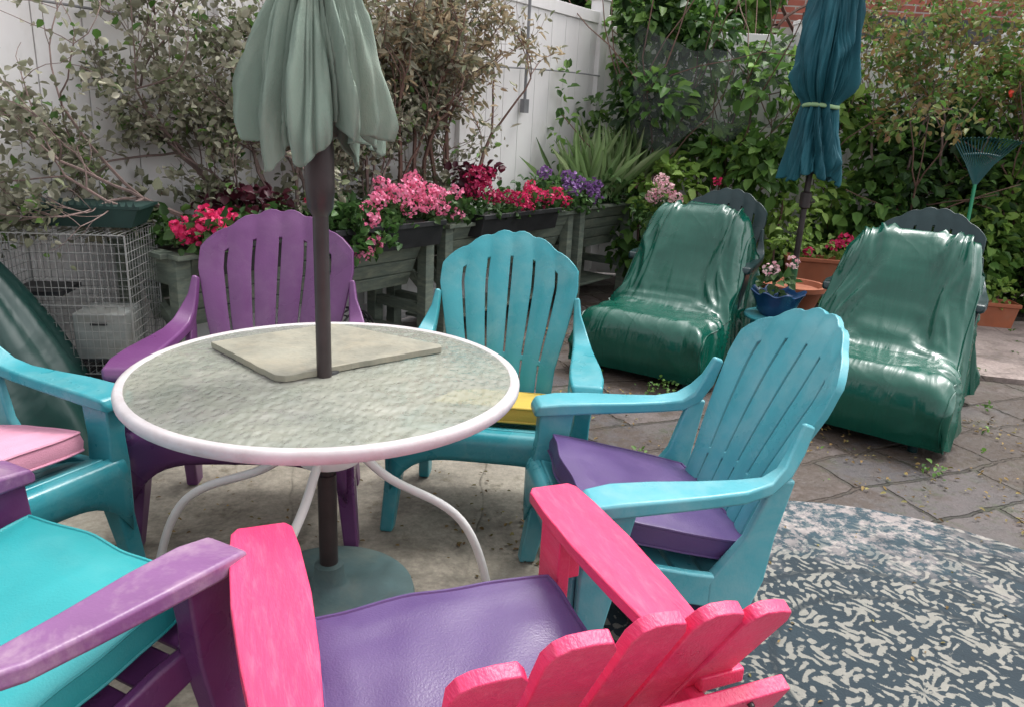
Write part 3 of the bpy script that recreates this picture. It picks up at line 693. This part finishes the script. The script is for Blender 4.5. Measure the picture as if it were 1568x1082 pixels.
blooms('geranium_flowers',hd([(4.0,-.1,.93,.055),(4.15,-.1,.95,.06),(4.3,-.1,.9,.055),(4.2,0,1.0,.05),(4.4,-.05,.92,.04)])+[((1.0,5.75,.88),.06),((1.08,5.72,.95),.05),((1.05,5.8,1.0),.05),((1.16,5.72,.88),.05)],PET_PA)
clumps_later=[((1.05,5.85,.75),.2)]
n=150; s=rng.uniform(3.35,4.3,n); o=rng.uniform(-.05,.3,n); P=np.outer(s,pu)+np.outer(o,pn)+np.array(P0); P[:,2]=.8
l=rng.uniform(.35,.68,n); Dd=rdir(n,0); Dd[:,2]=np.abs(Dd[:,2])+1.4
leaves('iris_plant',P,Dd,rdir(n),l,.036,LF_IRIS,droop=.22,fold=.1)

# ---------------------------------------------------------------- shrubs
def grow(mb,p,d,ln,r,depth,tips,spread=.55,up=.1,jit=.18,flat=None,kids=(2,3)):
    p=Vector(p); d=Vector(d).normalized(); pts=[p.copy()]; ns=5; rad=[r]
    for i in range(ns):
        d=(d+Vector((random.gauss(0,jit),random.gauss(0,jit),random.gauss(0,jit)+up*.3))).normalized()
        if flat is not None:
            dist=(p-flat[0]).dot(flat[1])
            if dist<flat[2]: d=(d+flat[1]*.35).normalized()
            if dist>flat[3]: d=(d-flat[1]*.35).normalized()
        p=p+d*ln/ns; pts.append(p.copy()); rad.append(r*(1-.35*(i+1)/ns))
        if depth<=1: tips.append((p.copy(),d.copy()))
        if depth>0 and i>=1 and random.random()<.5:
            dd=(d+Vector((random.gauss(0,spread),random.gauss(0,spread),random.gauss(0,spread)))).normalized()
            grow(mb,p,dd,ln*random.uniform(.45,.75),rad[-1]*.6,depth-1,tips,spread,up,jit,flat,kids)
    mb.tube(pts,rad,5,False)
    if depth>0:
        for _ in range(random.randint(*kids)):
            dd=(d+Vector((random.gauss(0,spread),random.gauss(0,spread),random.gauss(0,spread)))).normalized()
            grow(mb,p,dd,ln*random.uniform(.6,.85),rad[-1]*.75,depth-1,tips,spread,up,jit,flat,kids)
def shrub(name,stems,depth,lmat,per,size,bark,width=.5,flat=None,cap=20000,mats2=None,down=0,sd=.035,spread=.5,jit=.16,up=.1,kids=(2,3),clump=None):
    root=empty(name); mb=MB(); tips=[]
    for p,d,ln,r in stems: grow(mb,p,d,ln,r,depth,tips,spread,up,jit,flat,kids)
    mb.obj('branches',bark,root)
    if clump is not None: tips=[t for t in tips if noise.noise(t[0]*clump[0])>clump[1]]
    P=np.array([t[0] for t in tips for _ in range(per)]); Dr=np.array([t[1] for t in tips for _ in range(per)])
    if len(P)>cap: k=rng.choice(len(P),cap,replace=False); P=P[k];Dr=Dr[k]
    P=P+rng.normal(size=P.shape)*sd; D_=unit(Dr*.6+rdir(len(P))*.9); D_[:,2]-=down
    l=rng.uniform(.6,1.35,len(P))*size
    if mats2:
        k=rng.random(len(P))<mats2[1]
        leaves('leaves_b',P[k],D_[k],rdir(k.sum(),.8),l[k],l[k]*width,mats2[0],root); P=P[~k];D_=D_[~k];l=l[~k]
    leaves('leaves',P,D_,rdir(len(P),.8),l,l*width,lmat,root); return root
def FP(s,o,z): return F0+fu*s-fn*o+Vector((0,0,z))
fl=(F0,-fn,.08,.45)
st=[]
for i in range(9):
    s=-.78+.085*i; st.append((FP(s,.3,.7),fu*(-.75+.19*i)+Vector((0,0,1.0)),.50,.012))
st.append((FP(-.95,.3,.7),-fu*1.5+Vector((0,0,1)),.62,.016)); st.append((FP(-.85,.3,.75),-fu*1.0+Vector((0,0,1)),.68,.015)); st.append((FP(-.15,.3,.75),fu*.1+Vector((0,0,1)),.6,.013))
shrub('butterfly_bush',st,3,LF_GREY,5,.038,BARKG,.62,fl,12500,(LF_BACK,.10),spread=.5,jit=.15,sd=.035,clump=(4.0,-.22),up=.1)
st=[(FP(.22+.09*i,.28,.7),fu*(-.3+.17*i)+Vector((0,0,1.5)),.66,.018) for i in range(6)]
shrub('dry_shrub',st,3,LF_DRY,3,.058,BARK,.34,fl,4800,(LF_GREY,.4),.5,spread=.45,jit=.12,up=.2,clump=(4.0,-.2))
scatter_pl('fern_foliage',1100,-.5,2.2,.25,.6,.78,1.05,.05,LF_GREY)

# ---------------------------------------------------------------- back hedge
def clumps(name,cl,mat,per,size,width=.6,parent=None,up=.35,droop=.2):
    P=[];Dd=[];Nn=[]
    for (c,r) in cl:
        k=int(per*(r/.3)**2); d=rdir(k,.1); rr=r*(rng.random((k,1))**.35)
        p=np.array(c)+d*rr*np.array([1,.8,.85]); P.append(p); Dd.append(unit(d*.8+rdir(k)*.8+np.array([0,-.2,-.25]))); Nn.append(unit(d*.5+rdir(k)*.5+np.array([0,-.25,up+.5])))
    P=np.concatenate(P);Dd=np.concatenate(Dd);Nn=np.concatenate(Nn); k=P[:,2]>.02; P,Dd,Nn=P[k],Dd[k],Nn[k]
    l=rng.uniform(.5,1.4,len(P))*size
    return leaves(name,P,Dd,Nn,l,l*width,mat,parent,droop=droop)
def Hx(x): return float(np.interp(x,[.7,1.3,1.9,2.2,2.7,3.1,4,5,7],[2.8,2.8,2.5,1.9,1.95,2.25,2.0,1.75,1.75]))
hb=empty('hedge'); c1=[];c2=[];c3=[]
for i in range(165):
    x=random.uniform(.95,6.0); h=Hx(x); z=random.uniform(.1,h-.2)
    y=6.75-random.uniform(0,.85)*(1-.55*z/h); r=random.uniform(.15,.36)
    q=noise.noise(Vector((x*1.1,z*1.1,3)))
    if x<1.7 and z>1.2: (c2 if random.random()<.45 else c1).append(((x,y+.15,z),r))
    elif x>3.2: (c2 if q<-.15 else c3 if random.random()<.25 else c1).append(((x,y,z),r))
    else: (c2 if q<-.32 else c3 if q>.12 or random.random()<.15 else c1).append(((x,y,z),r))
clumps('leaves_green',c1,LF_BACK,160,.10,.62,hb); clumps('leaves_dark',c2,LF_DARK,160,.095,.6,hb); clumps('leaves_lime',c3,LF_LIME,140,.09,.55,hb)
m=MB()
for i in range(40):
    x=random.uniform(1,6.3); y=random.uniform(6.3,6.9); grow(m,(x,y,0),(random.gauss(0,.2),0,1),Hx(x)*.6,.012,1,[],.4)
m.obj('stems',BARK,hb)
st=[((2.9+.25*i+random.uniform(-.1,.1),6.25,1.15),(random.gauss(0,.25),random.gauss(0,.1),1),.6,.010) for i in range(9)]
shrub('rose_bush',st,3,LF_RED,3,.055,BARKG,.5,None,7000,(LF_BACK,.35),sd=.04,spread=.45)
st=[((3.9+.3*i,6.2,.8),(random.gauss(0,.25),-.1,1),.5,.010) for i in range(4)]
shrub('wild_bush',st,3,LF_LIME,3,.075,BARKG,.5,None,3500,(LF_BACK,.5),sd=.05,spread=.5)
blooms('hibiscus_flowers',[((x,5.95,z),r) for x,z,r in ((3.62,1.75,.03),(4.05,1.62,.035),(3.75,1.5,.025))],leafmat('red_petals',[(.7,.04,.03),(.8,.1,.06)],.3),.03,14)
cl=[((F0+fu*(2.55+random.uniform(-.1,.55))-fn*random.uniform(.08,.25)+Vector((0,0,z)))[:],.14) for z in np.linspace(.95,2.25,13)]
cl+=[((F0+fu*(2.2+random.uniform(-.1,.1))-fn*.12+Vector((0,0,z)))[:],.06) for z in np.linspace(.95,1.75,8)]
clumps('climbing_vine',cl,LF_BACK,150,.075,.6)
clumps('corner_foliage',clumps_later,LF_PLNT,300,.06,.6)
m=MB(); vs=[];K=24
for i in range(K+1):
    for j in range(K+1):
        u,v=i/K,j/K
        x=.85+1.2*u+.06*noise.noise(Vector((v*5,u,3))); top=2.12-.16*math.sin(math.pi*u)+.05*noise.noise(Vector((u*7,1,1))); bot=1.15+.35*u+.22*noise.noise(Vector((u*4,5,2)))+.05*math.sin(u*17)
        vs.append((x,6.28+.14*noise.noise(Vector((x*6,v*2,1))),bot+(top-bot)*v))
m.add(vs,[(i*(K+1)+j,(i+1)*(K+1)+j,(i+1)*(K+1)+j+1,i*(K+1)+j+1) for i in range(K) for j in range(K)]); m.obj('garden_netting',NET)
def tree(x,y,h,r,mat,k=26,per=170,size=.15):
    root=empty('background_tree'); m=MB(); grow(m,(x,y,0),(0,0,1),h*.6,.12,2,[],.5); m.obj('trunk',BARK,root)
    cl=[((x+random.gauss(0,r*.5),y+random.gauss(0,r*.4),h*.72+random.gauss(0,r*.42)),random.uniform(.3,.55)*r*.7) for _ in range(k)]
    clumps('crown',cl,mat,per,size,.6,root)
tree(2.0,9.6,4.4,1.15,LF_BACK); tree(.6,10.5,4.6,1.4,LF_DARK); tree(8.5,9.5,3.2,1.0,LF_DARK,14)

# ---------------------------------------------------------------- pots, table, rake, cage
m=MB(); r_=empty('terracotta_pot',(1.82,4.88,.26)); m.lathe([(.05,0),(.14,0),(.19,.14),(.215,.15),(.215,.18),(.19,.18),(.17,.15),(.03,.15)],36); m.obj('bowl',TERRA,r_)
m=MB(); m.lathe([(.1,-.26),(.11,-.25),(.09,-.02),(.1,0)],24); m.obj('stand',BLACKP,r_)
st_=empty('side_table',(1.55,4.28,.0)); m=MB(); m.lathe([(.01,.34),(.2,.34),(.205,.35),(.2,.36),(.01,.36)],40)
for a in (45,135,225,315): m.tube([(.16*math.cos(rd(a)),.16*math.sin(rd(a)),.34),(.19*math.cos(rd(a)),.19*math.sin(rd(a)),0)],.014,10)
m.obj('frame',TEAL,st_)
bp=empty('blue_flower_pot',(1.52,4.28,.36)); m=MB(); secs=[]
for r,z,w in ((.05,0,0),(.085,.0,0),(.11,.03,0),(.12,.07,.0),(.135,.11,.02),(.15,.135,.03),(.145,.14,.03),(.125,.12,.02),(.1,.10,0),(.02,.10,0)):
    secs.append([(r*(1+w*3*math.cos(8*t))*math.cos(t),r*(1+w*3*math.cos(8*t))*math.sin(t),z+w*.4*math.cos(8*t)) for t in np.linspace(0,2*math.pi,64,endpoint=False)])
m.loft(secs); m.obj('bowl',BLUEG,bp)
blooms('potted_geranium',[((1.46,4.3,.62),.04),((1.60,4.34,.66),.035),((1.52,4.4,.60),.03)],PET_PA,.022,50)
clumps('potted_geranium_leaves',[((1.52,4.33,.55),.1)],LF_PLNT,500,.05,.8)
for (x,y,w,z) in ((2.2,5.55,.4,.3),(3.72,5.75,.3,.0)):
    pb=empty('terracotta_trough',(x,y,z),rd(-10)); m=MB()
    m.loft([[(-w*k,-.09*q,zz),(w*k,-.09*q,zz),(w*k,.09*q,zz),(-w*k,.09*q,zz)] for k,q,zz in ((.42,.8,0),(.5,1,.19),(.53,1.15,.192),(.53,1.15,.22),(.48,.95,.222),(.46,.9,.19))]); m.obj('trough',TERRA,pb,bevel=.005)
    if z>0:
        m=MB(); m.box((0,0,-.03),(.5,.25,.04)); [m.box((sx*.22,sy*.1,-.17),(.03,.03,.26)) for sx in (-1,1) for sy in (-1,1)]; m.obj('stand',PLANT,pb)
blooms('trough_flowers',[((2.38,5.5,.66),.05),((2.3,5.5,.62),.045),((2.12,5.5,.56),.03),((1.5,5.9,1.0),.03)],PET_HOT,.022,60)
clumps('trough_foliage',[((2.2,5.55,.58),.13),((2.05,5.6,.62),.16),((2.35,5.6,.56),.1),((3.72,5.75,.3),.14)],LF_LIME,300,.05,.6)
rk=empty('garden_rake',(3.22,5.5,.08)); m=MB(); m.tube([(-.02,-.1,-.08),(0,0,1.02)],.012,10); m.obj('handle',M('green_handle',(.02,.25,.12),.4),rk)
m=MB()
for i in range(-9,10):
    a=i*.065; m.tube([(0,0,1.0),(.13*math.sin(a*1.5),0,1.08+.1*math.cos(a)),(.33*math.sin(a*1.25),-.02,1.0+.32*math.cos(a*.6)),(.35*math.sin(a*1.25),-.07,1.0+.34*math.cos(a*.6))],.0042,5)
m.tube([(x,0,1.2+.03*math.cos(x*8)) for x in np.linspace(-.13,.13,7)],.008,6); m.obj('tines',M('teal_rake',(.01,.085,.09),.4),rk)
cg=empty('wire_cage',(-1.80,3.02,0),rd(8)); m=MB(); w,d,h=.52,.36,.86
def wire(a,b,r=.0013): m.tube([a,b],r,4,False)
for z in np.arange(.3,h+.001,.035):
    for y in (-d/2,d/2): wire((-w/2,y,z),(w/2,y,z))
    for x in (-w/2,w/2): wire((x,-d/2,z),(x,d/2,z))
for x in np.arange(-w/2,w/2+.001,.026):
    for y in (-d/2,d/2): wire((x,y,.3),(x,y,h))
    wire((x,-d/2,h),(x,d/2,h)); wire((x,-d/2,.3),(x,d/2,.3))
for y in np.arange(-d/2,d/2,.03):
    for x in (-w/2,w/2): wire((x,y,.3),(x,y,h))
for x in (-w/2,w/2):
    for y in (-d/2,d/2): wire((x,y,0),(x,y,h),.004)
for z in (.3,.58,h):
    for y in (-d/2,d/2): wire((-w/2,y,z),(w/2,y,z),.0025)
m.obj('wire_mesh',WIRE,cg,smooth=False)
m=MB(); m.box((.12,-.05,.44),(.2,.2,.2)); m.obj('metal_box',GALV,cg,bevel=.008); m=MB(); m.box((.12,-.155,.50),(.06,.012,.012)); m.box((.12,-.152,.35),(.2,.008,.008)); m.obj('latch',BLACKP,cg)
m=MB(); m.box((0,0,.28),(w,d,.02)); m.box((-.14,.02,.60),(.2,.2,.02)); m.obj('tray',BLACKP,cg)
m=MB(); m.loft([[(x*q,-.10*q+.03,z),(x*q+.0,.12*q+.03,z),(.23*q+.05,.12*q+.03,z),(.23*q+.05,-.10*q+.03,z)] for x,q,z in ((-.14,.85,.872),(-.16,1.0,.945),(-.17,1.04,.947),(-.17,1.04,.958))])
for k in range(17): m.add([(-.17+.027*k,-.078,.956),(-.155+.027*k,-.078,.956),(-.1625+.027*k,-.078,.98)],[(0,1,2)])
m.obj('seed_tray',GTRAY,cg,smooth=False)
m=MB(); c=PL(1.1,.1,0)
for k in range(3):
    m.tube([c+pu*(.13+.01*k)*math.cos(t)+pn*.05*k+Vector((0,0,.16+.15*math.sin(t))) for t in np.linspace(0,2*math.pi,30)],.006,6,False)
for t in np.linspace(0,2*math.pi,12,endpoint=False): m.tube([c+pu*.14*math.cos(t)+Vector((0,0,.16+.15*math.sin(t))),c+pn*.1+pu*.14*math.cos(t)+Vector((0,0,.16+.15*math.sin(t)))],.004,5)
m.obj('garden_hose_reel',BLACKP)

# ---------------------------------------------------------------- litter & weeds
n=8000; x=rng.uniform(-.2,4.6,n); y=rng.uniform(2.0,6.4,n)
k=np.array([noise.noise(Vector((a*1.6,b*1.6,5)))+.6*noise.noise(Vector((a*6,b*6,2))) for a,b in zip(x,y)])>.08
k&=~(((x-1.12)**2+(y-1.62)**2)<1.02)
P=np.stack([x[k],y[k],np.full(k.sum(),.012)],1); D_=rng.normal(size=P.shape); D_[:,2]*=.12; l=rng.uniform(.008,.028,len(P))
nn=rng.normal(size=P.shape)*.25; nn[:,2]=1
leaves('fallen_leaves',P,D_,nn,l,l*.5,LF_LIT)
n=420; x=rng.uniform(-1.4,.5,n); y=rng.uniform(.8,3.0,n); P=np.stack([x,y,np.full(n,.016)],1); D_=rng.normal(size=P.shape); D_[:,2]*=.1; nn=rng.normal(size=P.shape)*.2; nn[:,2]=1
l=rng.uniform(.006,.022,n); leaves('fallen_leaves',P,D_,nn,l,l*.5,LF_LIT)
n=90; a=rng.uniform(0,2*math.pi,n); rr=np.sqrt(rng.random(n))*.95; P=np.stack([1.12+rr*np.cos(a),1.62+rr*np.sin(a),np.full(n,.021)],1); D_=rng.normal(size=P.shape); D_[:,2]*=.1; nn=rng.normal(size=P.shape)*.2; nn[:,2]=1
l=rng.uniform(.006,.018,n); leaves('fallen_leaves',P,D_,nn,l,l*.5,LF_LIT)
wc=[]
for i in range(80):
    a,b=random.uniform(.3,3.8),random.uniform(2.75,5.8); wc.append(((a,b,.01),random.uniform(.02,.045)))
wc+=[((1.83,2.95,.03),.05),((.8,3.75,.05),.08),((.55,2.7,.02),.04),((1.2,3.1,.03),.05)]
clumps('weeds',wc,LF_BACK,900,.022,.7,up=.9)

# ---------------------------------------------------------------- light
S=Vector((.36,.30,.88)).normalized()
sun=bpy.data.lights.new('sun','SUN'); sun.energy=1.5; sun.angle=rd(16); sun.color=(1,.965,.91)
so=bpy.data.objects.new('sun',sun); scn.collection.objects.link(so); so.rotation_euler=S.to_track_quat('Z','Y').to_euler()
w=bpy.data.worlds.new('World'); scn.world=w; w.use_nodes=True; nt=w.node_tree; bg=nt.nodes['Background']
sk=nt.nodes.new('ShaderNodeTexSky'); sk.sky_type='NISHITA'; sk.sun_disc=False; sk.sun_elevation=math.asin(S.z); sk.sun_rotation=math.atan2(S.x,S.y)
sk.dust_density=4; sk.air_density=1.0; sk.ozone_density=1
hs=nt.nodes.new('ShaderNodeHueSaturation'); hs.inputs['Saturation'].default_value=.12; hs.inputs['Value'].default_value=2.5
nt.links.new(sk.outputs[0],hs.inputs['Color']); nt.links.new(hs.outputs[0],bg.inputs['Color']); bg.inputs['Strength'].default_value=.15

# ---------------------------------------------------------------- camera
cam=bpy.data.cameras.new('camera'); co=bpy.data.objects.new('camera',cam); scn.collection.objects.link(co); scn.camera=co
cam.sensor_width=36; cam.lens=26.4; cam.clip_end=300; cam.clip_start=.05
th=rd(17); ro=rd(3)
fwd=Vector((0,math.cos(th),-math.sin(th))); up=Vector((0,math.sin(th),math.cos(th))); rt=Vector((1,0,0))
r2=rt*math.cos(ro)+up*math.sin(ro); u2=-rt*math.sin(ro)+up*math.cos(ro)
mt=Matrix((r2,u2,-fwd)).transposed().to_4x4(); mt.translation=Vector((0,0,1.35)); co.matrix_world=mt
print('OBJECTS',len(bpy.data.objects))
